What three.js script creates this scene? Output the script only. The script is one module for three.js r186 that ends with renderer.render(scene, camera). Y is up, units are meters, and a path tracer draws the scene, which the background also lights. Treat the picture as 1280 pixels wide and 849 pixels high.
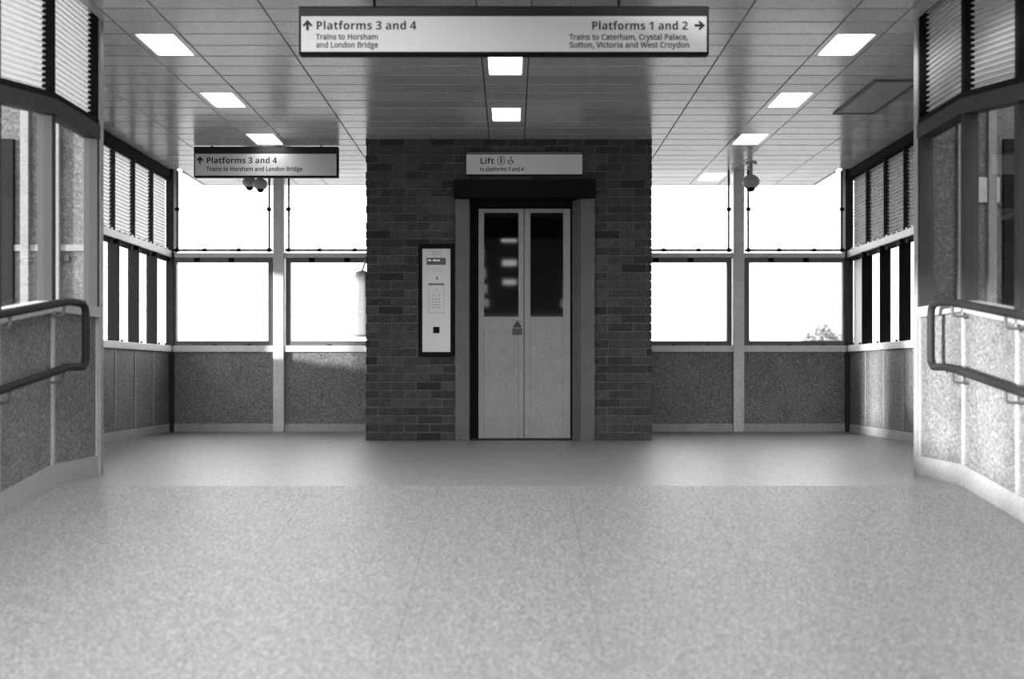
import * as THREE from 'three';
import { RectAreaLightUniformsLib } from 'three/addons/lights/RectAreaLightUniformsLib.js';
import { mergeGeometries } from 'three/addons/utils/BufferGeometryUtils.js';
import { RoundedBoxGeometry } from 'three/addons/geometries/RoundedBoxGeometry.js';

// ---------------------------------------------------------------- camera, sky, sun, exposure
RectAreaLightUniformsLib.init();
const scene = new THREE.Scene();
const renderer = new THREE.WebGLRenderer({ antialias: true });
renderer.toneMapping = THREE.LinearToneMapping;
renderer.toneMappingExposure = 1.6;
renderer.shadowMap.enabled = true;
const FOCAL = 1250;                                     // focal length for a frame 849 high
const camera = new THREE.PerspectiveCamera(2 * Math.atan(849 / 2 / FOCAL) * 180 / Math.PI, 1280 / 849, 0.1, 400);
camera.setViewOffset(1280, 849, 0, -42.5, 1280, 849);   // lens shifted upwards, verticals stay upright
camera.position.set(0, 0.6, 0);                         // 0.6 m above the landing, 1.45 m above the ramp
camera.lookAt(0, 0.6, -10);
camera.focus = 9;
camera.userData.fStop = 1.5;
scene.background = new THREE.Color(1, 1, 1);            // even white overcast sky
scene.backgroundIntensity = 3.8;
const sun = new THREE.DirectionalLight(0xffffff, 9);  // hazy sun, on the left
sun.position.set(-30, 3.6, 7.1);
sun.target.position.set(0, 0, -7);
sun.castShadow = true;
sun.shadow.radius = 6;
Object.assign(sun.shadow.camera, { left: -14, right: 14, top: 12, bottom: -12, near: 1, far: 80 });
sun.shadow.mapSize.set(2048, 2048);
scene.add(sun, sun.target);
const LAMP = 1.2;                                         // radiance of the recessed ceiling lamps

// ---------------------------------------------------------------- helpers
let seed = 12345;
const rnd = () => ((seed = (seed * 1664525 + 1013904223) >>> 0) / 4294967296);
const taken = {};
function numbered(name) {
  const n = taken[name] = (taken[name] ?? -1) + 1;
  return n ? `${name}_${String(n).padStart(3, '0')}` : name;
}
function tag(o, label, category, group, kind) {
  o.userData.label = label; o.userData.category = category;
  if (group) o.userData.group = group;
  if (kind) o.userData.kind = kind;
  return o;
}
function thing(name, label, category, pos = [0, 0, 0], group) {
  const g = new THREE.Group(); g.name = numbered(name); g.position.set(...pos); scene.add(g);
  return tag(g, label, category, group);
}
function struct(name, label, category) {
  const g = new THREE.Group(); g.name = name; scene.add(g);
  return tag(g, label, category, null, 'structure');
}
function mesh(name, geo, mat, parent) {
  const m = new THREE.Mesh(geo, mat); m.name = name; m.castShadow = m.receiveShadow = true; parent.add(m);
  return m;
}
// uv in metres, from the direction each face points
function metre(geo) {
  const g = geo.index ? geo.toNonIndexed() : geo, p = g.attributes.position;
  const uv = new Float32Array(p.count * 2), a = new THREE.Vector3(), b = new THREE.Vector3(), c = new THREE.Vector3();
  for (let i = 0; i < p.count; i += 3) {
    a.fromBufferAttribute(p, i); b.fromBufferAttribute(p, i + 1); c.fromBufferAttribute(p, i + 2);
    const n = b.clone().sub(a).cross(c.clone().sub(a)), ax = Math.abs(n.x), ay = Math.abs(n.y), az = Math.abs(n.z);
    [a, b, c].forEach((v, k) => {
      const [s, t] = ax > ay && ax > az ? [v.z, v.y] : ay > az ? [v.x, v.z] : [v.x, v.y];
      uv[(i + k) * 2] = s; uv[(i + k) * 2 + 1] = t;
    });
  }
  g.setAttribute('uv', new THREE.BufferAttribute(uv, 2));
  return g;
}
// a box between two corners; D is distance ahead of the camera's spot (z = -D)
function box(x0, x1, y0, y1, D0, D1) {
  const g = new THREE.BoxGeometry(Math.abs(x1 - x0), Math.abs(y1 - y0), Math.abs(D1 - D0));
  g.translate((x0 + x1) / 2, (y0 + y1) / 2, -(D0 + D1) / 2);
  return metre(g);
}
function rbox(x0, x1, y0, y1, D0, D1, r = 0.006) {
  const g = new RoundedBoxGeometry(Math.abs(x1 - x0), Math.abs(y1 - y0), Math.abs(D1 - D0), 1, r);
  g.translate((x0 + x1) / 2, (y0 + y1) / 2, -(D0 + D1) / 2);
  return metre(g);
}
// the ramp: level beyond CREST, falling towards the camera
const CREST = 5.33, SLOPE = 0.158, RAMP_END = -2.5;
const fall = (D) => (D < CREST ? -(CREST - D) * SLOPE : 0);
// a box whose top and bottom follow the ramp
function sloped(x0, x1, h0, h1, D0, D1) {
  const g = new THREE.BoxGeometry(x1 - x0, h1 - h0, D1 - D0);
  g.translate((x0 + x1) / 2, (h0 + h1) / 2, -(D0 + D1) / 2);
  const p = g.attributes.position;
  for (let i = 0; i < p.count; i++) p.setY(i, p.getY(i) + fall(-p.getZ(i)));
  const out = metre(g); out.computeVertexNormals();
  return out;
}
function along(x0, x1, h0, h1, D0, D1) {   // same, split where the ramp meets the landing
  if (D0 < CREST && D1 > CREST) return mergeGeometries([sloped(x0, x1, h0, h1, D0, CREST), sloped(x0, x1, h0, h1, CREST, D1)]);
  return sloped(x0, x1, h0, h1, D0, D1);
}
const join = (list) => mergeGeometries(list.map((g) => (g.index ? g.toNonIndexed() : g)));

// ---------------------------------------------------------------- materials (black and white film: greys only)
function noiseTexture(size, lo, hi, fineShare, coarse, s0, metres) {
  let s = s0; const r = () => ((s = (s * 1664525 + 1013904223) >>> 0) / 4294967296);
  const grid = Array.from({ length: coarse * coarse }, r), grid2 = Array.from({ length: coarse * coarse * 16 }, r);
  const lookup = (g, n, u, v) => {
    const x = u * n, y = v * n, i = Math.floor(x), j = Math.floor(y), fx = x - i, fy = y - j, q = (a, b) => g[((b + n) % n) * n + ((a + n) % n)];
    const sx = fx * fx * (3 - 2 * fx), sy = fy * fy * (3 - 2 * fy);
    return (q(i, j) * (1 - sx) + q(i + 1, j) * sx) * (1 - sy) + (q(i, j + 1) * (1 - sx) + q(i + 1, j + 1) * sx) * sy;
  };
  const data = new Uint8Array(size * size * 4);
  for (let j = 0; j < size; j++) for (let i = 0; i < size; i++) {
    const u = i / size, v = j / size;
    const soft = 0.5 * lookup(grid, coarse, u, v) + 0.5 * lookup(grid2, coarse * 4, u, v);
    const k = Math.max(0, Math.min(1, (1 - fineShare) * soft + fineShare * (r() + r()) / 2));
    const c = Math.round(255 * (lo + (hi - lo) * k)), o = (j * size + i) * 4;
    data[o] = data[o + 1] = data[o + 2] = c; data[o + 3] = 255;
  }
  const t = new THREE.DataTexture(data, size, size); t.wrapS = t.wrapT = THREE.RepeatWrapping;
  t.magFilter = THREE.LinearFilter; t.minFilter = THREE.LinearFilter; t.repeat.set(1 / metres, 1 / metres); t.needsUpdate = true;
  t.colorSpace = THREE.SRGBColorSpace;
  return t;
}
const speckle = noiseTexture(1024, 0.36, 1.0, 0.97, 6, 11, 4.6);      // terrazzo-like floor grain, about 7 mm
const laminate = noiseTexture(512, 0.35, 1.0, 0.8, 5, 29, 4.0);      // flecked laminate of the dado panels
const brickGrain = noiseTexture(256, 0.35, 1.0, 0.6, 8, 53, 0.9);
const paintGrain = noiseTexture(256, 0.72, 1.0, 0.7, 5, 71, 1.6);
const grey = (v) => new THREE.Color().setRGB(v, v, v);
function mat(v, roughness = 0.6, extra = {}) { return new THREE.MeshPhysicalMaterial({ color: grey(v), roughness, specularIntensity: 0.5, ...extra }); }
const M = {
  floor: mat(0.60, 0.42, { map: speckle, specularIntensity: 0.9, bumpMap: speckle, bumpScale: 0.0006 }),
  dado: mat(0.40, 0.55, { map: laminate }),
  pale: mat(0.5, 0.45, { map: paintGrain }),
  white: mat(0.78, 0.4, { map: paintGrain }),
  steel: mat(0.42, 0.5, { map: paintGrain }),
  dark: mat(0.008, 0.8, { specularIntensity: 0.12 }),
  black: mat(0.006, 0.7, { specularIntensity: 0.2 }),
  midDark: mat(0.05, 0.6, { specularIntensity: 0.3, map: paintGrain }),
  plank: [0.50, 0.54, 0.58].map((v) => mat(v, 0.2, { map: paintGrain, specularIntensity: 1 })),
  void: mat(0.04, 0.9),
  cladding: mat(0.2, 0.8, { map: laminate }),
  rail: mat(0.02, 0.6, { specularIntensity: 0.3 }),
  mortar: mat(0.32, 0.95, { map: brickGrain }),
  bricks: [0.12, 0.14, 0.16, 0.18, 0.21, 0.08].map((v) => mat(v, 0.9, { map: brickGrain, bumpMap: brickGrain, bumpScale: 0.003 })),
  door: mat(0.40, 0.42, { map: paintGrain }),
  frame: mat(0.04, 0.7, { specularIntensity: 0.2 }),
  sash: mat(0.17, 0.6, { map: paintGrain }),
  mullionGrey: mat(0.22, 0.6, { map: paintGrain }),
  jamb: mat(0.16, 0.5, { map: paintGrain }),
  lintel: mat(0.008, 0.8, { specularIntensity: 0.2 }),
  blackGlass: new THREE.MeshPhysicalMaterial({ color: grey(0.003), roughness: 0.04, ior: 1.5 }),
  glass: new THREE.MeshPhysicalMaterial({ color: grey(1), roughness: 0, transmission: 1, thickness: 0, ior: 1.5 }),
  sheet: new THREE.MeshPhysicalMaterial({ color: grey(0.22), roughness: 0.95, transmission: 0.5, thickness: 0, ior: 1.4 }),
  frosted: new THREE.MeshPhysicalMaterial({ color: grey(0.8), roughness: 0.95, transmission: 0.5, thickness: 0, ior: 1.4 }),
  lamp: new THREE.MeshStandardMaterial({ color: grey(0.8), emissive: grey(1), emissiveIntensity: 3, roughness: 0.6 }),
  rib: new THREE.MeshPhysicalMaterial({ color: grey(0.92), roughness: 0.95, transmission: 0.82, thickness: 0, ior: 1.2 }),
  leaf: mat(0.2, 0.8),
  bark: mat(0.10, 0.9),
  ground: mat(0.5, 0.95, { map: laminate }),
  sack: mat(0.5, 0.8, { map: paintGrain }),
};

// ---------------------------------------------------------------- sizes of the place (metres)
const LEFT = -3.51, RIGHT = 3.46, BACK = 10.27, CEIL = 2.685;
const SX0 = -1.307, SX1 = 1.25, SD0 = 8.93, SD1 = 10.2;   // brick lift shaft
const RL = -2.44, RR = 2.40, WALL_END = 5.9;            // ramp walls
const H = { skirt: 0.085, dado: 0.82, sill: 0.888, head: 1.79, transom: 1.86, top: 2.60 };

// ---------------------------------------------------------------- floor
{
  const g = struct('floor', 'speckled grey landing floor in front of the lift', 'floor');
  mesh('slab', box(LEFT - 0.15, RIGHT + 0.15, -0.2, 0, CREST, BACK + 0.15), M.floor, g);
  const r = struct('floor_ramp', 'pale speckled sloping floor rising to the landing', 'floor');
  const seams = [RL - 0.12, -1.05, -0.39, 0.30, 0.95, RR + 0.12];
  for (let i = 0; i < seams.length - 1; i++) mesh('floor_sheet', sloped(seams[i] + 0.0007, seams[i + 1] - 0.0007, -0.012, 0, RAMP_END, CREST - 0.002), M.floor, r);
  mesh('screed', sloped(RL - 0.12, RR + 0.12, -0.2, -0.010, RAMP_END, CREST - 0.002), M.steel, r);
  const low = fall(RAMP_END);
  mesh('forecourt', box(RL - 6, RR + 6, low - 0.2, low, RAMP_END - 14, RAMP_END), M.floor, r);
}

// ---------------------------------------------------------------- ceiling of narrow planks, lamps recessed in it
const lampSpots = [];
{
  const g = struct('ceiling', 'glossy metal plank ceiling with recessed square lamps', 'ceiling');
  const PITCH = 0.2133, D0 = 5.287, rows = 27, Dend = D0 + rows * PITCH;
  mesh('roof_deck', box(-2.55, 2.51, CEIL + 0.13, CEIL + 0.3, CREST - 0.06, WALL_END), M.void, g);
  mesh('roof_deck', box(LEFT - 0.15, RIGHT + 0.15, CEIL + 0.13, CEIL + 0.3, WALL_END, BACK + 0.1), M.void, g);
  mesh('roof_deck', box(-3.40, 3.34, CEIL + 0.13, CEIL + 0.3, BACK + 0.1, Dend), M.void, g);
  mesh('fascia', box(-3.42, 3.36, CEIL - 0.002, CEIL + 0.3, Dend, Dend + 0.03), M.pale, g);
  mesh('fascia', box(-3.42, -3.395, CEIL - 0.002, CEIL + 0.3, BACK + 0.1, Dend), M.pale, g);
  mesh('fascia', box(3.335, 3.36, CEIL - 0.002, CEIL + 0.3, BACK + 0.1, Dend), M.pale, g);
  mesh('fascia', box(-2.40, 2.36, CEIL - 0.002, 3.02, CREST - 0.09, CREST - 0.05), M.pale, g);
  const strips = [-3.50, -2.95, -2.36, -2.04, -1.42, -0.20, 0.11, 1.36, 1.96, 2.28, 2.90, 3.45];
  // lamps: strip index, first row
  const lamps = [[2, 4], [2, 10], [2, 16], [8, 4], [8, 10], [8, 16], [8, 24], [5, 6], [5, 12]];
  const isLamp = (s, k) => lamps.some(([a, b]) => a === s && (k === b || k === b + 1));
  for (const [s, k] of lamps) lampSpots.push([strips[s], strips[s + 1], D0 + k * PITCH, D0 + (k + 2) * PITCH]);
  for (let k = 0; k < rows; k++) {
    const a = D0 + k * PITCH, b = a + PITCH;
    for (let s = 0; s < strips.length - 1; s++) {
      if (isLamp(s, k)) continue;
      let x0 = strips[s], x1 = strips[s + 1];
      if (s >= 4 && s <= 6 && b > SD0 && a < SD1) {                        // the lift shaft stands here
        if (s === 5) continue;
        if (s === 4) x1 = SX0 + 0.002; else x0 = SX1 - 0.002;
      }
      if (a < WALL_END) { x0 = Math.max(x0, RL + 0.01); x1 = Math.min(x1, RR - 0.01); if (x1 - x0 < 0.05) continue; }
      if (b > BACK) { x0 = Math.max(x0, -3.39); x1 = Math.min(x1, 3.33); }
      const geo = rbox(x0 + 0.003, x1 - 0.003, CEIL, CEIL + 0.018, a + 0.005, b - 0.005, 0.004);
      const m = mesh('plank', geo, M.plank[Math.floor(rnd() * 3)], g);
      m.geometry.translate(0, (rnd() - 0.5) * 0.0016, 0);
    }
  }
  // ceiling above the ramp
  const rc = struct('ceiling_ramp', 'sloping plain ceiling above the ramp', 'ceiling');
  // solid boards with two long rooflights of clear panes
  const A = -2.0, B = 4.75, lights = [[-2.3, -0.45], [0.95, 1.6]];
  const solid = [[RL - 0.2, lights[0][0]], [lights[0][1], lights[1][0]], [lights[1][1], RR + 0.2]];
  for (const [p, q] of solid) mesh('board', sloped(p, q, 2.98, 3.10, RAMP_END, CREST - 0.05), M.midDark, rc);
  for (const [p, q] of lights) {
    mesh('board', sloped(p, q, 2.98, 3.10, RAMP_END, A), M.midDark, rc);
    mesh('board', sloped(p, q, 2.98, 3.10, B, CREST - 0.05), M.midDark, rc);
    for (let i = 0; i < 6; i++) {
      const a = A + (B - A) * i / 6, b = A + (B - A) * (i + 1) / 6;
      mesh('roof_pane', sloped(p, q, 3.085, 3.09, a + 0.02, b - 0.02), M.glass, rc);
      mesh('roof_bar', sloped(p, q, 3.0, 3.10, b - 0.02, b + 0.02), M.midDark, rc);
    }
  }
}
function lamp(x0, x1, Da, Db, y, label, group, tilt = 0) {
  const w = x1 - x0, d = Db - Da;
  const g = thing('ceiling_lamp', label, 'lamp', [(x0 + x1) / 2, y, -(Da + Db) / 2], group);
  g.rotation.x = tilt;
  const e = 0.042, ix = w / 2 - e, iz = d / 2 - 0.008;
  const frame = mesh('frame', join([
    box(-w / 2 + 0.004, -ix, 0, 0.02, -d / 2 + 0.004, d / 2 - 0.004), box(ix, w / 2 - 0.004, 0, 0.02, -d / 2 + 0.004, d / 2 - 0.004),
    box(-ix, ix, 0, 0.02, -d / 2 + 0.004, -iz), box(-ix, ix, 0, 0.02, iz, d / 2 - 0.004),
    box(-ix - 0.006, -ix, 0.02, 0.07, -iz, iz), box(ix, ix + 0.006, 0.02, 0.07, -iz, iz),
    box(-ix, ix, 0.02, 0.07, -iz - 0.006, -iz), box(-ix, ix, 0.02, 0.07, iz, iz + 0.006),
  ]), M.plank[1], g);
  mesh('housing', box(-ix - 0.006, ix + 0.006, 0.07, 0.10, -iz - 0.006, iz + 0.006), M.midDark, g);
  mesh('diffuser', box(-ix, ix, 0.012, 0.022, -iz, iz), M.lamp, frame);
  const l = new THREE.RectAreaLight(0xffffff, LAMP, ix * 2, iz * 2);
  l.position.set(0, 0.008, 0); l.rotation.x = -Math.PI / 2; l.name = 'lamp_glow';
  g.add(l);
}
const lampLabels = [
  'lit square ceiling lamp at top left, nearest of the left row', 'lit ceiling lamp second in the left row', 'lit ceiling lamp just above the smaller platform sign on the left',
  'lit square ceiling lamp at top right, nearest of the right row', 'lit ceiling lamp second in the right row', 'lit ceiling lamp third in the right row', 'small far lit ceiling lamp beside the right window post',
  'lit ceiling lamp directly below the large platform sign', 'lit ceiling lamp in the middle row nearest the lift sign'];
lampSpots.forEach(([a, b, c, d], i) => lamp(a, b, c, d, CEIL, lampLabels[i], 'recessed ceiling lamps'));
[[3.2, 'uppermost'], [1.85, 'middle'], [0.6, 'lowest']].forEach(([D, w]) => lamp(-0.195, 0.115, D - 0.2, D + 0.2, 2.945 + fall(D), `ceiling lamp over the ramp, ${w} of the reflections in the lift door glass`, 'lamps over the ramp', Math.atan(SLOPE)));

// ---------------------------------------------------------------- brick lift shaft
const OX0 = -0.507, OX1 = 0.736, OTOP = 2.315;          // hole for the lift entrance
{
  const g = struct('wall_lift', 'dark brick lift shaft standing in the middle of the landing', 'wall');
  const inset = 0.008;
  mesh('mortar_bed', join([
    box(SX0 + inset, OX0, 0, CEIL + 0.12, SD0 + inset, SD0 + 0.2), box(OX1, SX1 - inset, 0, CEIL + 0.12, SD0 + inset, SD0 + 0.2),
    box(OX0, OX1, OTOP, CEIL + 0.12, SD0 + inset, SD0 + 0.2),
    box(SX0 + inset, SX0 + 0.2, 0, CEIL + 0.12, SD0 + 0.2, SD1), box(SX1 - 0.2, SX1 - inset, 0, CEIL + 0.12, SD0 + 0.2, SD1),
    box(SX0 + 0.2, SX1 - 0.2, 0, CEIL + 0.12, SD1 - 0.1, SD1),
  ]), M.mortar, g);
  const C = 0.0752, L = 0.2275, J = 0.0095;
  const courses = Math.ceil((CEIL - 0.01) / C), cache = {};
  const brickGeo = (len, h) => {
    const key = len.toFixed(3) + h.toFixed(3);
    return cache[key] ??= metre(new RoundedBoxGeometry(len, h, 0.10, 1, 0.004));
  };
  const side = [[], []];
  for (let k = 0; k < courses; k++) {
    const y0 = k * C + 0.004, y1 = Math.min(y0 + C - J, CEIL + 0.02), yc = (y0 + y1) / 2;
    const holes = y1 > 0 && y0 < OTOP ? [[OX0, OX1]] : [];
    // front face: lengths run across, broken at the entrance
    const runs = holes.length ? [[SX0, OX0], [OX1, SX1]] : [[SX0, SX1]];
    for (const [a, b] of runs) {
      let x = SX0 + (k % 2 ? -0.5 * L : 0) + (k % 3) * 0.006;
      for (; x < b; x += L) {
        const p = Math.max(x, a), q = Math.min(x + L - J, b);
        if (q - p < 0.03) continue;
        const r = rnd(), m = mesh('brick', brickGeo(q - p, y1 - y0), M.bricks[r < 0.07 ? 5 : Math.floor(rnd() * 5)], g);
        m.position.set((p + q) / 2, yc, -(SD0 + 0.05) + (rnd() - 0.5) * 0.003);
      }
    }
    // side faces
    for (let D = SD0 + (k % 2 ? 0.112 : 0.001), n = 0; D < SD1 - 0.03; D += L, n++) {
      const e = Math.min(D + L - J, SD1);
      if (e - D < 0.03) continue;
      if (D < SD0 + 0.1) { if (e < SD0 + 0.13) continue; }
      const s = Math.max(D, SD0 + 0.112);
      side[0].push(box(SX0, SX0 + 0.1, y0, y1, s, e)); side[1].push(box(SX1 - 0.1, SX1, y0, y1, s, e));
    }
  }
  side.forEach((list) => { const m = mesh('side_bricks', join(list), M.bricks[2], g); m.userData.kind = 'stuff'; });
}

// ---------------------------------------------------------------- lift entrance
{
  const g = struct('door_1', 'closed two-leaf metal lift door with black window panes in brick shaft', 'door');
  const DF = 9.05;                                       // face of the leaves
  mesh('jamb', rbox(OX0, -0.379, 0, 2.157, SD0 - 0.03, SD0 + 0.2, 0.006), M.jamb, g);
  {
    const s = new THREE.Shape([[OX1, -(SD0 - 0.03)], [OX1, -(SD0 + 0.2)], [0.545, -(SD0 + 0.2)], [0.545, -(SD0 + 0.09)], [0.612, -(SD0 - 0.03)]].map((p) => new THREE.Vector2(p[0], -p[1])));
    const e = new THREE.ExtrudeGeometry(s, { depth: 2.157, bevelEnabled: false });
    e.rotateX(-Math.PI / 2);                             // shape y (distance) becomes -z, depth becomes height
    mesh('jamb', metre(e), M.jamb, g);
  }
  mesh('lintel', rbox(OX0 - 0.004, OX1 + 0.004, 2.157, OTOP, SD0 - 0.09, SD0 + 0.2, 0.006), M.lintel, g);
  mesh('head_rail', box(-0.379, 0.545, 2.100, 2.157, SD0 + 0.09, SD0 + 0.2), M.dark, g);
  mesh('slot_back', box(-0.379, -0.30, 0, 2.10, SD0 + 0.17, SD0 + 0.2), M.black, g);
  mesh('threshold', box(-0.379, 0.545, -0.005, 0.008, SD0 + 0.0, SD0 + 0.2), M.midDark, g);
  const leaf = (x0, x1, gx0, gx1, y0, y1) => {
    const t0 = DF, t1 = DF + 0.04, top = 2.093;
    const l = mesh('leaf', join([
      rbox(x0, gx0, 0.012, top, t0, t1, 0.003), rbox(gx1, x1, 0.012, top, t0, t1, 0.003),
      rbox(gx0, gx1, 0.012, y0, t0, t1, 0.003), rbox(gx0, gx1, y1, top, t0, t1, 0.003)]), M.door, g);
    mesh('window_pane', box(gx0, gx1, y0, y1, t0 + 0.008, t0 + 0.016), M.blackGlass, l);
    return l;
  };
  const left = leaf(-0.304, 0.1065, -0.253, 0.058, 1.114, 2.055);
  leaf(0.1115, 0.529, 0.167, 0.463, 1.114, 2.055);
  // warning sticker on the left leaf
  const c = document.createElement('canvas'); c.width = 128; c.height = 192;
  const x = c.getContext('2d');
  x.fillStyle = '#8c8c8c'; x.fillRect(0, 0, 128, 192);
  x.fillStyle = '#141414'; x.beginPath(); x.moveTo(64, 4); x.lineTo(122, 96); x.lineTo(6, 96); x.fill();
  x.fillStyle = '#777'; x.fillRect(60, 36, 8, 30); x.fillRect(60, 72, 8, 8); x.fillRect(38, 78, 12, 10); x.fillRect(78, 78, 12, 10);
  x.fillStyle = '#3c3c3c'; x.fillRect(0, 106, 128, 86);
  x.fillStyle = '#5c5c5c'; for (let i = 0; i < 3; i++) x.fillRect(10, 118 + i * 22, 108, 8);
  const t = new THREE.CanvasTexture(c); t.colorSpace = THREE.SRGBColorSpace;
  const sg = new THREE.BoxGeometry(0.09, 0.135, 0.001); sg.translate(0.048, 1.017, -(DF - 0.0006));
  mesh('warning_sticker', sg, new THREE.MeshStandardMaterial({ map: t, roughness: 0.6 }), left);
  mesh('car_wall', box(-0.9, 0.9, 0, 2.2, SD0 + 0.5, SD0 + 0.55), M.black, g);
}

// ---------------------------------------------------------------- signs
const FONT = 'sans-serif';
function signTexture(w, h, draw) {
  const c = document.createElement('canvas'); c.width = w; c.height = h;
  const x = c.getContext('2d'); x.textBaseline = 'alphabetic'; draw(x);
  const t = new THREE.CanvasTexture(c); t.colorSpace = THREE.SRGBColorSpace; t.anisotropy = 8;
  return t;
}
function write(x, text, left, base, width, size, weight = '') {
  x.font = `${weight} ${size}px ${FONT}`.trim();
  const k = width / x.measureText(text).width;
  x.save(); x.translate(left, base); x.scale(k, 1); x.fillText(text, 0, 0); if (!weight) { x.lineWidth = size * 0.05; x.strokeStyle = x.fillStyle; x.strokeText(text, 0, 0); } x.restore();
}
function arrow(x, cx, cy, s, turn) {
  x.save(); x.translate(cx, cy); x.rotate(turn);
  x.beginPath(); x.moveTo(0, -s); x.lineTo(s * 0.95, s * 0.05); x.lineTo(s * 0.62, s * 0.30); x.lineTo(s * 0.24, -s * 0.12); x.lineTo(s * 0.24, s); x.lineTo(-s * 0.24, s);
  x.lineTo(-s * 0.24, -s * 0.12); x.lineTo(-s * 0.62, s * 0.30); x.lineTo(-s * 0.95, s * 0.05); x.closePath(); x.fill(); x.restore();
}
const PAPER = '#cccccc', INK = '#0c0c0c';
function hangingSign(label, x0, x1, y0, y1, D, texture, band, edge, hangers) {
  const g = thing('hanging_sign', label, 'sign', [(x0 + x1) / 2, y0, -D]);
  const w = x1 - x0, h = y1 - y0, t = 0.06;
  mesh('case', rbox(-w / 2, w / 2, 0, h, -t / 2, t / 2, 0.004), M.black, g);
  const face = new THREE.BoxGeometry(w - edge * 2, h - band - edge, 0.004); face.translate(0, edge + (h - band - edge) / 2, t / 2 + 0.001);
  mesh('face', face, new THREE.MeshStandardMaterial({ map: texture, roughness: 0.7 }), g);
  mesh('top_band', box(-w / 2 + 0.003, w / 2 - 0.003, h - band + 0.004, h - 0.008, -t / 2 - 0.003, -t / 2), mat(0.022, 0.5), g);
  for (const s of hangers) { const c = new THREE.CylinderGeometry(0.008, 0.008, CEIL - y1, 10); c.translate(s, h + (CEIL - y1) / 2, 0); mesh('hanger', c, M.dark, g); }
}
{ // large sign: the face is 502 x 44 units, drawn 4 to the unit
  const S = 4, X = (v) => (v - 379) * S, Y = (v) => (v - 23) * S;
  const tex = signTexture(502 * S, 44 * S, (x) => {
    x.fillStyle = PAPER; x.fillRect(0, 0, 502 * S, 44 * S); x.fillStyle = INK;
    arrow(x, X(387), Y(34), 6.6 * S, 0);
    write(x, 'Platforms 3 and 4', X(397), Y(39.5), 125 * S, 14.5 * S, 'bold');
    x.fillStyle = '#161616';
    write(x, 'Trains to Horsham', X(397.5), Y(52), 77 * S, 9.6 * S);
    write(x, 'and London Bridge', X(397.5), Y(61.8), 77 * S, 9.6 * S);
    x.fillStyle = INK;
    write(x, 'Platforms 1 and 2', X(738), Y(39.8), 120 * S, 14.5 * S, 'bold');
    arrow(x, X(872.5), Y(34.5), 6.6 * S, Math.PI / 2);
    x.fillStyle = '#161616';
    write(x, 'Trains to Caterham, Crystal Palace,', X(711), Y(52.2), 147 * S, 9.6 * S);
    write(x, 'Sutton, Victoria and West Croydon', X(711), Y(61.8), 149 * S, 9.6 * S);
  });
  hangingSign('wide hanging platform sign with an up arrow and a right arrow, at top centre', -1.145, 1.058, 2.315, 2.574, 5.4, tex, 0.056, 0.013, [-0.7, 0.62]);
}
{
  const S = 8, X = (v) => (v - 245) * S, Y = (v) => (v - 193) * S;
  const tex = signTexture(175 * S, 27.5 * S, (x) => {
    x.fillStyle = PAPER; x.fillRect(0, 0, 180 * S, 30 * S); x.fillStyle = INK;
    arrow(x, X(251), Y(200.8), 4.6 * S, 0);
    write(x, 'Platforms 3 and 4', X(258.5), Y(205), 88 * S, 10.2 * S, 'bold');
    x.fillStyle = '#161616';
    write(x, 'Trains to Horsham and London Bridge', X(259), Y(214.6), 119 * S, 7 * S);
  });
  hangingSign('smaller hanging platform sign with one up arrow, in front of the left windows', -2.906, -1.588, 2.393, 2.672, 9.16, tex, 0.066, 0.014, [-0.5, 0.5]);
}
{
  const S = 7, X = (v) => (v - 583) * S, Y = (v) => (v - 193.3) * S, W = 145, Hh = 24.7;
  const tex = signTexture(W * S, Math.round(Hh * S), (x) => {
    x.fillStyle = PAPER; x.fillRect(0, 0, W * S, Hh * S + 2); x.fillStyle = INK;
    write(x, 'Lift', X(600), Y(205), 17.8 * S, 10.6 * S, 'bold');
    x.lineWidth = 5; x.strokeStyle = '#222';
    x.beginPath(); x.ellipse(X(626.6), Y(200.8), 4.2 * S, 5.6 * S, 0, 0, 7); x.stroke();
    x.beginPath(); x.arc(X(626.6), Y(197.8), 1.1 * S, 0, 7); x.fill(); x.fillRect(X(625.6), Y(199.2), 2 * S, 3.2 * S); x.fillRect(X(625.8), Y(202), 0.7 * S, 2.6 * S); x.fillRect(X(626.9), Y(202), 0.7 * S, 2.6 * S);
    // wheelchair
    x.lineWidth = 6; x.beginPath(); x.arc(X(638), Y(202.4), 2.7 * S, -0.6, 3.9); x.stroke();
    x.beginPath(); x.arc(X(639), Y(196.6), 0.9 * S, 0, 7); x.fill();
    x.beginPath(); x.moveTo(X(639), Y(197.5)); x.lineTo(X(638.6), Y(200.8)); x.lineTo(X(641), Y(201.2)); x.lineTo(X(642.3), Y(204)); x.stroke();
    x.beginPath(); x.moveTo(X(635), Y(203.2)); x.lineTo(X(637.6), Y(200.2)); x.stroke();
    x.fillStyle = '#222'; write(x, 'to platforms 3 and 4', X(600), Y(213.8), 55 * S, 6.4 * S);
  });
  const g = thing('lift_sign', 'white sign with the word Lift above the lift door', 'sign', [0.11, 2.373, -SD0]);
  mesh('case', rbox(-0.524, 0.524, -0.008, 0.210, -0.03, 0.0, 0.003), M.black, g);
  mesh('case_rear', box(-0.5, 0.5, 0.01, 0.19, -0.004, 0.03), M.black, g);
  const face = new THREE.BoxGeometry(1.033, 0.176, 0.004); face.translate(0, 0.088, 0.031);
  mesh('face', face, new THREE.MeshStandardMaterial({ map: tex, roughness: 0.5 }), g);
  mesh('top_band', box(-0.5165, 0.5165, 0.178, 0.201, -0.033, -0.028), M.jamb, g);
}
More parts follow.
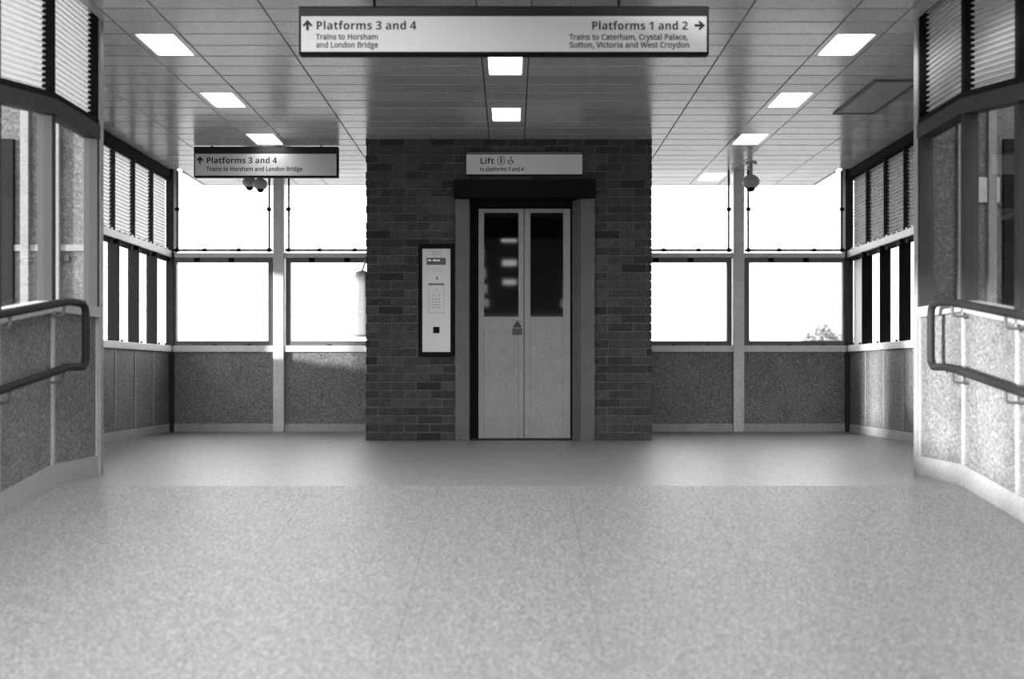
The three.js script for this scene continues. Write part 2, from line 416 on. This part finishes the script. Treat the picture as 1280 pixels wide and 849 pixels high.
// ---------------------------------------------------------------- call panel
{
  const g = thing('call_panel', 'tall steel lift call panel in a black frame on the brick wall', 'call panel', [-0.673, 0.75, -SD0]);
  mesh('frame', rbox(-0.160, 0.160, 0, 1.003, -0.028, 0.01, 0.004), M.black, g);
  const S = 14, X = (v) => (v - 528) * S, Y = (v) => (v - 311) * S;
  const tex = signTexture(35 * S, 129 * S, (x) => {
    x.fillStyle = '#aeaeae'; x.fillRect(0, 0, 35 * S, 129 * S);
    x.fillStyle = '#8f8f8f'; for (let i = 0; i < 2; i++) for (let j = 0; j < 5; j++) x.fillRect(X(540 + j * 2.6), Y(314 + i * 3.2), 1.7 * S, 1.7 * S);
    for (let i = 0; i < 2; i++) for (let j = 0; j < 4; j++) x.fillRect(X(540 + j * 3.2), Y(335.5 + i * 3), 2.2 * S, 1.0 * S);
    x.fillStyle = '#444'; x.beginPath(); x.moveTo(X(546.2), Y(345.5)); x.lineTo(X(548), Y(348.5)); x.lineTo(X(544.4), Y(348.5)); x.fill(); x.fillRect(X(545.2), Y(349.2), 2.2 * S, 0.8 * S);
    x.strokeStyle = '#6a6a6a'; x.lineWidth = 6; x.strokeRect(X(536), Y(355), 19 * S, 36.5 * S);
    x.fillStyle = '#4a4a4a'; x.fillRect(X(535.6), Y(354.2), 19.6 * S, 2.3 * S);
    x.beginPath(); x.moveTo(X(545.5), Y(360.5)); x.lineTo(X(550.5), Y(369.5)); x.lineTo(X(540.5), Y(369.5)); x.closePath(); x.stroke();
    x.fillStyle = '#7d7d7d'; for (let i = 0; i < 4; i++) for (let j = 0; j < 3; j++) x.fillRect(X(540 + j * 4), Y(373 + i * 3.6), (2 + ((i + j) % 2)) * S, 1.5 * S);
  });
  const face = new THREE.BoxGeometry(0.249, 0.918, 0.004); face.translate(0, 0.501, 0.0295);
  const plate = mesh('steel_plate', face, new THREE.MeshStandardMaterial({ map: tex, roughness: 0.38, metalness: 0.25 }), g);
  const dt = signTexture(256, 96, (x) => {
    x.fillStyle = '#050505'; x.fillRect(0, 0, 256, 96); x.fillStyle = '#e8e8e8';
    for (const [a, n] of [[18, 2], [86, 4]]) for (let i = 0; i < n; i++) x.fillRect(a + i * 24, 26, 16, 16);
  });
  const d = new THREE.BoxGeometry(0.171, 0.062, 0.004); d.translate(-0.001, 0.848, 0.032);
  mesh('display', d, new THREE.MeshStandardMaterial({ map: dt, roughness: 0.3, emissive: grey(1), emissiveMap: dt, emissiveIntensity: 0.4 }), plate);
  const b = new RoundedBoxGeometry(0.056, 0.056, 0.012, 2, 0.005); b.translate(0, 0.237, 0.036);
  mesh('call_button', b, M.black, plate);
  for (const y of [0.10, 0.92]) { const s = new THREE.CylinderGeometry(0.006, 0.006, 0.004, 10); s.rotateX(Math.PI / 2); s.translate(0, y, 0.032); mesh('screw', s, M.steel, plate); }
}

// ---------------------------------------------------------------- back wall, windows
{
  const w = struct('wall_back', 'glazed end wall with flecked panels below the windows', 'wall');
  const F = BACK, T = BACK + 0.1;                          // face and rear
  const posts = [-2.392, 2.325], PW = 0.055;
  const spans = [[LEFT, posts[0] - PW], [posts[0] + PW, -1.25], [1.2, posts[1] - PW], [posts[1] + PW, RIGHT]];
  for (const [a, b] of spans) {
    const p = mesh('dado_panel', rbox(a + 0.004, b - 0.004, H.skirt, H.dado, F + 0.012, F + 0.07, 0.004), M.dado, w);
    const n = 3, nails = [];
    for (let i = 0; i <= n; i++) for (const y of [H.skirt + 0.03, 0.45, H.dado - 0.03]) {
      const s = new THREE.CylinderGeometry(0.007, 0.007, 0.004, 8); s.rotateX(Math.PI / 2); s.translate(a + 0.04 + (b - a - 0.08) * i / n, y, -(F + 0.011)); nails.push(s);
    }
    mesh('screw_heads', join(nails), M.midDark, p);
    mesh('skirting', rbox(a, b, 0, H.skirt, F, F + 0.07, 0.004), M.pale, w);
    mesh('sill', rbox(a, b, H.dado, H.sill, F - 0.02, T, 0.006), M.white, w);
    mesh('transom', rbox(a, b, H.head, H.transom - 0.02, F - 0.005, T, 0.005), M.white, w);
  }
  mesh('sheathing', box(LEFT - 0.1, RIGHT + 0.1, -0.2, H.dado, F + 0.07, T), M.steel, w);
  for (const p of posts) mesh('post', rbox(p - PW, p + PW, 0, CEIL + 0.12, F - 0.03, T, 0.006), M.white, w);
  for (const x of [LEFT, RIGHT]) mesh('corner_post', rbox(x - 0.04, x + 0.04, 0, CEIL + 0.12, F - 0.02, T, 0.006), M.midDark, w);
  const names = ['far left', 'left, beside the lift shaft', 'right, beside the lift shaft', 'far right'];
  spans.forEach(([a, b], i) => {
    const g = struct(`window_${i + 1}`, `clear two-part window in the end wall, ${names[i]}`, 'window');
    const f = 0.048, y0 = H.sill, y1 = H.head;
    mesh('frame', join([
      rbox(a + 0.012, a + 0.012 + f, y0, y1, F + 0.0, F + 0.06, 0.004), rbox(b - 0.012 - f, b - 0.012, y0, y1, F + 0.0, F + 0.06, 0.004),
      rbox(a + 0.012 + f, b - 0.012 - f, y0, y0 + f, F, F + 0.06, 0.004), rbox(a + 0.012 + f, b - 0.012 - f, y1 - f, y1, F, F + 0.06, 0.004)]), M.sash, g);
    mesh('lower_pane', box(a + 0.04, b - 0.04, y0 + 0.03, y1 - 0.03, F + 0.03, F + 0.034), M.glass, g);
    mesh('upper_pane', box(a, b, H.transom - 0.01, CEIL + 0.015, F + 0.05, F + 0.054), M.glass, g);
    const bar = (x0, x1, ya, yb) => rbox(x0, x1, ya, yb, F - 0.012, F + 0.012, 0.004);
    mesh('glazing_bar', bar(a + 0.01, b - 0.01, H.transom - 0.004, H.transom + 0.016), M.dark, g);
    const vx = [a < -3 || a > 3 ? null : a + 0.045, b > 3 ? null : b - 0.045, a < -3 ? a + 0.075 : null, b > 3 ? b - 0.075 : null].filter((v) => v !== null && Math.abs(v) > 1.36);
    for (const v of vx) {
      mesh('glazing_bar', bar(v - 0.009, v + 0.009, H.transom + 0.016, CEIL), M.midDark, g);
      for (const y of [H.transom + 0.006, 2.285]) { const s = new THREE.SphereGeometry(0.026, 12, 8); s.scale(1, 0.9, 0.7); s.translate(v, y, -(F - 0.012)); mesh('clip', s, M.dark, g); }
    }
    const n = 3;
    for (let k = 1; k < n; k++) {
      const x = a + (b - a) * k / n;
      const s = new THREE.SphereGeometry(0.024, 12, 8); s.scale(1.3, 0.8, 0.7); s.translate(x, H.transom + 0.006, -(F - 0.012)); mesh('clip', s, M.dark, g);
      mesh('clip', rbox(x - 0.03 - 0.08, x + 0.03 - 0.08, H.head - 0.045, H.head - 0.004, F - 0.008, F, 0.003), M.dark, g);
      mesh('clip', rbox(x - 0.022 + 0.1, x + 0.022 + 0.1, H.sill, H.sill + 0.012, F - 0.008, F + 0.02, 0.003), M.dark, g);
    }
  });
}

// ---------------------------------------------------------------- ribbed translucent sheet, ribs lying level
function ribbed(x, D0, D1, y0, y1, base = () => 0, pitch = 0.032, s = 1, depth = 0.011) {
  const n = Math.max(2, Math.round((y1 - y0) / pitch)), pos = [], idx = [];
  const pts = [];
  for (let i = 0; i <= n; i++) for (let k = 0; k < 4; k++) {
    if (i === n && k) break;
    const u = k / 4; pts.push([y0 + (i + u) * (y1 - y0) / n, depth * (0.5 - 0.5 * Math.cos(u * 2 * Math.PI))]);
  }
  for (const [y, o] of pts) for (const D of [D0, D1]) pos.push(x + s * o, y + base(D), -D);
  for (let i = 0; i < pts.length - 1; i++) { const a = i * 2; idx.push(a, a + 1, a + 2, a + 1, a + 3, a + 2); }
  const g = new THREE.BufferGeometry(); g.setAttribute('position', new THREE.Float32BufferAttribute(pos, 3)); g.setIndex(idx); g.computeVertexNormals();
  g.setAttribute('uv', new THREE.Float32BufferAttribute(new Float32Array(pos.length / 3 * 2), 2));
  return g;
}

function slats(x, s, D0, D1, y0, y1, pitch, thick) {        // narrow bars lying on the sheet, one to a rib
  const list = [], n = Math.round((y1 - y0) / pitch), [a, b] = s > 0 ? [x - 0.050, x - 0.038] : [x + 0.038, x + 0.050];
  for (let i = 0; i < n; i++) { const y = y0 + (i + 0.5) * (y1 - y0) / n; list.push(sloped(a, b, y - thick / 2, y + thick / 2, D0, D1)); }
  return join(list);
}

// ---------------------------------------------------------------- side walls of the landing
function bayWall(name, x, s, label, wn, wlabel) {          // s: +1 when the room lies towards +x
  const w = struct(name, label, 'wall');
  const N = 9, P = (BACK - 6.03) / N, at = (a, b) => (s > 0 ? [x - b, x - a] : [x + a, x + b]);   // a..b metres outwards
  const g = struct(wn, wlabel, 'window');
  const bx = (a, b, y0, y1, D0, D1, r) => { const [p, q] = at(a, b); return r ? rbox(p, q, y0, y1, D0, D1, r) : box(p, q, y0, y1, D0, D1); };
  for (let i = 0; i < N; i++) {
    const D1 = BACK - i * P, D0 = D1 - P;
    mesh('dado_panel', bx(0.008, 0.07, H.skirt, H.dado, D0 + 0.004, D1 - 0.004, 0.004), M.dado, w);
    if (i) mesh('batten', bx(0.0, 0.06, H.skirt, H.dado, D1 - 0.011, D1 + 0.011, 0.004), M.steel, w);
    if (i > 3 && !(s > 0 && i > 7)) {                        // boarded, out of the photograph's sight behind the ramp wall
      mesh('wall_board', bx(0.02, 0.07, H.sill, H.head, D0, D1), M.dado, w); mesh('wall_board', bx(0.02, 0.07, H.transom, H.top, D0, D1), M.dado, w);
      continue;
    }
    { const p = mesh('ribbed_sheet', ribbed(x - s * 0.055, D0 + 0.004, D1 - 0.004, H.transom, H.top, undefined, 0.033, s), M.sheet, w); mesh('ribs', slats(x, s, D0 + 0.004, D1 - 0.004, H.transom, H.top, 0.033, 0.006), M.rib, p).userData.kind = 'stuff'; }
    if (i) mesh('mullion', bx(0.005, 0.06, H.transom, H.top, D1 - 0.009, D1 + 0.009, 0.003), M.midDark, w);
    for (let k = 0; k < 3; k++) mesh('clip', bx(-0.006, 0.03, H.transom, H.transom + 0.022, D0 + 0.1 + k * 0.13, D0 + 0.14 + k * 0.13, 0.003), M.white, w);
    const mat = i === 0 ? M.frosted : M.glass;
    mesh('pane', bx(0.045, 0.049, H.sill, H.head, D0 + 0.012, D1 - 0.012), mat, g);
    if (i) mesh('mullion', bx(-0.03, 0.07, H.sill, H.head, D1 - 0.014, D1 + 0.014, 0.003), M.dark, g);
    mesh('head_frame', bx(0.0, 0.06, H.head - 0.035, H.head, D0 + 0.014, D1 - 0.014, 0.003), M.dark, g);
    for (const d of [0.13, 0.33]) mesh('clip', bx(-0.008, 0.0, H.sill, H.sill + 0.02, D0 + d - 0.025, D0 + d + 0.025, 0.003), M.dark, g);
    for (const d of [0.1, 0.36]) mesh('clip', bx(-0.008, 0.0, H.head - 0.05, H.head - 0.01, D0 + d - 0.03, D0 + d + 0.03, 0.003), M.black, g);
  }
  const A = 6.03;
  mesh('skirting', bx(0, 0.07, 0, H.skirt, A, BACK, 0.004), M.pale, w);
  mesh('sill', bx(-0.025, 0.08, H.dado, H.sill, A, BACK, 0.006), M.white, w);
  mesh('transom', bx(-0.025, 0.08, H.head, H.transom, A, BACK, 0.006), M.white, w);
  mesh('top_rail', bx(-0.02, 0.12, H.top, CEIL + 0.13, A, BACK + 0.1, 0.004), M.dark, w);
  mesh('sheathing', bx(0.07, 0.10, -0.2, H.dado, A, BACK), M.steel, w);
  // return wall closing the bay towards the ramp
  const r = s > 0 ? [x - 0.1, RL - 0.03] : [RR + 0.03, x + 0.1], lo = r[0], hi = r[1];
  mesh('return_board', box(lo, hi, -0.2, CEIL + 0.13, 5.98, 6.03), M.cladding, w);
  const inner = s > 0 ? hi : lo, dir = s > 0 ? -1 : 1;
  for (const [o, ww] of [[0.05, 0.05], [0.24, 0.035], [0.43, 0.05], [0.80, 0.05]]) {
    const c = inner + dir * o; mesh('batten', rbox(c - ww / 2, c + ww / 2, -0.1, 2.3, 5.945, 5.98, 0.004), M.mullionGrey, w);
  }
  const v0 = inner + dir * 0.50, v1 = inner + dir * 0.62;
  mesh('vent_slot', rbox(Math.min(v0, v1), Math.max(v0, v1), 1.0, 2.0, 5.955, 5.98, 0.004), M.black, w);
  const part = (nm, o0, o1, y0, y1, m) => mesh(nm, rbox(Math.min(inner + dir * o0, inner + dir * o1), Math.max(inner + dir * o0, inner + dir * o1), y0, y1, 5.962, 5.98, 0.003), m, w);
  if (s > 0) {
    part('cross_rail', 0, 0.5, 1.33, 1.37, M.mullionGrey);
    part('small_plate', 0.17, 0.21, 1.27, 1.31, M.midDark); part('small_plate', 0.44, 0.48, 1.27, 1.31, M.midDark);
  } else part('cross_board', 0.33, 0.48, 1.62, 1.77, M.steel);
}
bayWall('wall_left', LEFT, 1, 'left side wall of the landing with narrow panes and bright ribbed sheets', 'window_5', 'row of narrow panes in the left side wall');
bayWall('wall_right', RIGHT, -1, 'right side wall of the landing with narrow panes and shaded ribbed sheets', 'window_6', 'row of narrow panes in the right side wall');

// ---------------------------------------------------------------- walls along the ramp
function rampWall(name, x, s, label, wn, wlabel, railLabel) {   // s: +1 when the ramp lies towards +x
  const w = struct(name, label, 'wall'), g = struct(wn, wlabel, 'window');
  const at = (a, b) => (s > 0 ? [x - b, x - a] : [x + a, x + b]);
  const bx = (a, b, h0, h1, D0, D1) => { const [p, q] = at(a, b); return along(p, q, h0, h1, D0, D1); };
  const P = 0.57, first = WALL_END - P;                    // 5.33: a post stands on the crest
  const edges = [WALL_END]; for (let D = first; D > RAMP_END + 0.1; D -= P) edges.push(D); edges.push(RAMP_END);
  for (let i = 0; i < edges.length - 1; i++) {
    const D1 = edges[i], D0 = edges[i + 1];
    mesh('dado_panel', bx(0.012, 0.07, 0.11, 0.93, D0 + 0.004, D1 - 0.004), M.dado, w);
    { const p = mesh('ribbed_sheet', ribbed(x - s * 0.06, D0 + 0.004, D1 - 0.004, 2.10, 2.92, fall, 0.030, s), M.sheet, w); mesh('ribs', slats(x, s, D0 + 0.004, D1 - 0.004, 2.10, 2.92, 0.030, 0.006), M.rib, p).userData.kind = 'stuff'; }
    mesh('pane', bx(0.045, 0.049, 0.99, 1.99, D0 + 0.02, D1 - 0.02), M.glass, g);
    const post = (nm, a, b, h0, h1, hw, m, parent) => { const [p, q] = at(a, b), f = fall(D1); mesh(nm, rbox(p, q, h0 + f, h1 + f, D1 - hw, D1 + hw, 0.004), m, parent); };
    post('batten', 0.0, 0.06, 0.11, 0.94, 0.014, M.pale, w);
    post('mullion', i ? 0.0 : -0.005, 0.08, 0.93, 2.02, 0.022, M.frame, g);
    post('mullion', 0.0, 0.08, 2.08, 2.96, 0.018, M.dark, w);
  }
  const [a, b] = [RAMP_END, WALL_END];
  mesh('skirting', bx(0, 0.07, 0, 0.115, a, b), M.pale, w);
  mesh('sill', bx(-0.012, 0.08, 0.93, 0.99, a, b), M.pale, w);
  mesh('transom', bx(-0.012, 0.08, 1.985, 2.065, a, b), M.midDark, w);
  mesh('sheet_rail', bx(-0.004, 0.08, 2.065, 2.10, a, b), M.dark, w);
  mesh('top_rail', bx(-0.01, 0.1, 2.92, 3.0, a, b), M.dark, w);
  mesh('sheathing', bx(0.07, 0.10, -0.2, 0.94, a, b), M.steel, w);
  { const [p, q] = at(-0.012, 0.085); mesh('end_post', rbox(p, q, 0, 3.0, WALL_END, WALL_END + 0.05, 0.005), M.steel, w); }
  // handrail loop
  const hr = thing('handrail', railLabel, 'handrail', [0, 0, 0]);
  const rx = x + s * 0.075, E = 5.55, e = 0.06, U = 0.985, L = 0.635, A = RAMP_END + 0.3;
  const V = (h, D) => new THREE.Vector3(rx, h + fall(D), -D);
  const path = new THREE.CurvePath();
  const line = (p, q) => path.add(new THREE.LineCurve3(p, q)), bend = (p, c, q) => path.add(new THREE.QuadraticBezierCurve3(p, c, q));
  line(V(U, A), V(U, CREST - 0.08)); bend(V(U, CREST - 0.08), V(U, CREST), V(U, CREST + 0.08)); line(V(U, CREST + 0.08), V(U, E - e)); bend(V(U, E - e), V(U, E), V(U - e, E));
  line(V(U - e, E), V(L + e, E)); bend(V(L + e, E), V(L, E), V(L, E - e)); line(V(L, E - e), V(L, CREST + 0.05)); bend(V(L, CREST + 0.05), V(L, CREST), V(L, CREST - 0.05)); line(V(L, CREST - 0.05), V(L, A));
  mesh('rail', new THREE.TubeGeometry(path, 420, 0.021, 10, false), M.rail, hr);
  for (let D = 5.28; D > A; D -= 1.14 / 2) for (const h of [U, L]) {
    const f = fall(D), c = new THREE.CatmullRomCurve3([new THREE.Vector3(rx, h + f - 0.015, -D), new THREE.Vector3(rx, h + f - 0.062, -D), new THREE.Vector3(rx - s * 0.02, h + f - 0.075, -D), new THREE.Vector3(x - s * 0.012, h + f - 0.075, -D)], false, 'catmullrom', 0.2);
    mesh('bracket', new THREE.TubeGeometry(c, 12, 0.008, 6, false), M.sash, hr);
  }
}
rampWall('wall_ramp_left', RL, 1, 'dark near wall on the left of the ramp with panes and ribbed sheets above', 'window_7', 'framed panes in the near left wall',
  'double handrail on the shaded left near wall');
rampWall('wall_ramp_right', RR, -1, 'pale near wall on the right of the ramp with panes and ribbed sheets above', 'window_8', 'framed panes in the near right wall',
  'double handrail on the sunlit right near wall');
// ---------------------------------------------------------------- dome cameras
function dome(x, y, D, r, label) {
  const g = thing('dome_camera', label, 'camera', [x, y, -D], 'ceiling dome cameras');
  const top = CEIL - y, st = new THREE.CylinderGeometry(r * 0.2, r * 0.2, top - r * 0.7, 14); st.translate(0, (top + r * 0.7) / 2, 0);
  mesh('stem', st, M.steel, g);
  const prof = [[0.001, 0.95], [0.45, 0.9], [0.8, 0.65], [1, 0.3], [1, 0.0], [0.9, -0.25], [0.62, -0.55], [0.001, -0.55]].map((p) => new THREE.Vector2(p[0] * r, p[1] * r));
  const hs = mesh('housing', new THREE.LatheGeometry(prof, 24), M.steel, g);
  const d = new THREE.SphereGeometry(r * 0.5, 18, 10); d.scale(1, 0.85, 1); d.translate(0, -r * 0.6, 0);
  mesh('lens_bubble', d, M.black, hs);
  const fl = new THREE.CylinderGeometry(r * 0.7, r * 0.7, 0.012, 18); fl.translate(0, top - 0.006, 0); mesh('ceiling_rose', fl, M.steel, g);
}
dome(-2.63, 2.505, 10.02, 0.070, 'dome camera half hidden by the smaller platform sign, left of its twin');
dome(-2.478, 2.455, 9.85, 0.070, 'lower dome camera hanging beneath the smaller platform sign');
dome(2.365, 2.485, 9.9, 0.085, 'dome camera hanging beside the right window post');

// ---------------------------------------------------------------- pale sack on a cord beside the lift shaft
{
  const g = thing('hanging_sack', 'pale sack hanging on a cord against the left side of the brick shaft', 'sack', [-1.43, 0.95, -9.55]);
  const prof = [[0.001, 0], [0.105, 0.004], [0.118, 0.03], [0.113, 0.2], [0.098, 0.42], [0.080, 0.56], [0.055, 0.62], [0.001, 0.64]].map((p) => new THREE.Vector2(...p));
  const l = new THREE.LatheGeometry(prof, 28), p = l.attributes.position;
  for (let i = 0; i < p.count; i++) { const a = Math.atan2(p.getZ(i), p.getX(i)), k = 1 + 0.035 * Math.sin(a * 7); p.setX(i, p.getX(i) * k); p.setZ(i, p.getZ(i) * k * 0.8); }
  l.computeVertexNormals();
  mesh('bag', l, M.sack, g);
  const c = new THREE.CatmullRomCurve3([[0, 0.63, 0], [0.03, 0.72, 0], [0.085, 0.85, 0.0], [0.105, 1.1, 0], [0.112, 1.3, 0]].map((v) => new THREE.Vector3(...v)));
  mesh('cord', new THREE.TubeGeometry(c, 24, 0.009, 8), M.sack, g);
  mesh('hook', rbox(0.09, 0.130, 1.28, 1.33, -0.02, 0.02, 0.004), M.midDark, g);
}

// ---------------------------------------------------------------- access hatch in the ceiling
{
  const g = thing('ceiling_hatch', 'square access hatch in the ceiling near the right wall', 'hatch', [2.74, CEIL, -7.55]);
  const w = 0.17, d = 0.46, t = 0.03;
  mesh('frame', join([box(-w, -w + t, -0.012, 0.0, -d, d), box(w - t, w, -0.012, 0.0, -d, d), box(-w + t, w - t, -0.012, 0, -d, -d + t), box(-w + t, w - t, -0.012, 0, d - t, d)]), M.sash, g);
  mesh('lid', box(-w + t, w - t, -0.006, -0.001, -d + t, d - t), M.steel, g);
}

// ---------------------------------------------------------------- outside
{
  const gr = tag(mesh('ground', box(-160, 160, -5.3, -5, -160, 160), M.ground, scene), 'ground far below the footbridge', 'ground', null, 'structure');
  const b = thing('station_building', 'tall building close outside the right side of the ramp', 'building', [8.2, -5, -3.5]);
  mesh('walls', box(-1.6, 4, 0, 13, -9, 8.2), M.cladding, b);
  mesh('roof', box(-1.8, 4.2, 13, 13.3, -9.2, 8.4), M.midDark, b);
  for (let f = 0; f < 4; f++) for (let k = 0; k < 6; k++) mesh('window', box(-1.66, -1.6, 1.2 + f * 3, 2.7 + f * 3, -8 + k * 2.7, -6.6 + k * 2.7), M.blackGlass, b);
}
function tree(x, base, D, top, r, n, label) {
  const g = thing('tree', label, 'tree', [x, base, -D]);
  const h = top - base, tr = new THREE.CylinderGeometry(0.12, 0.25, h - r * 0.6, 8); tr.translate(0, (h - r * 0.6) / 2, 0);
  mesh('trunk', tr, M.bark, g);
  const leaves = [], v = new THREE.Vector3();
  const clumps = Array.from({ length: 16 }, () => new THREE.Vector3((rnd() - 0.5) * 1.9 * r, h - r + (rnd() - 0.35) * 1.1 * r, (rnd() - 0.5) * 1.6 * r));
  for (let i = 0; i < n; i++) {
    const c = clumps[i % clumps.length];
    v.set(rnd() - 0.5, rnd() - 0.5, rnd() - 0.5).normalize().multiplyScalar(r * 0.42 * Math.cbrt(rnd())).add(c);
    const l = new THREE.PlaneGeometry(0.16, 0.10); l.rotateX(rnd() * 6); l.rotateY(rnd() * 6); l.translate(v.x, v.y, v.z); leaves.push(l);
  }
  const m = mesh('foliage', join(leaves), M.leaf, g); m.userData.kind = 'stuff';
}
tree(18.9, -5, 60, 3.75, 1.5, 3000, 'pale leafy treetop seen through the far right window');
tree(14.6, -5, 66, 3.4, 1.0, 160, 'faint sparse treetop seen through the right window beside the lift shaft');

renderer.render(scene, camera);
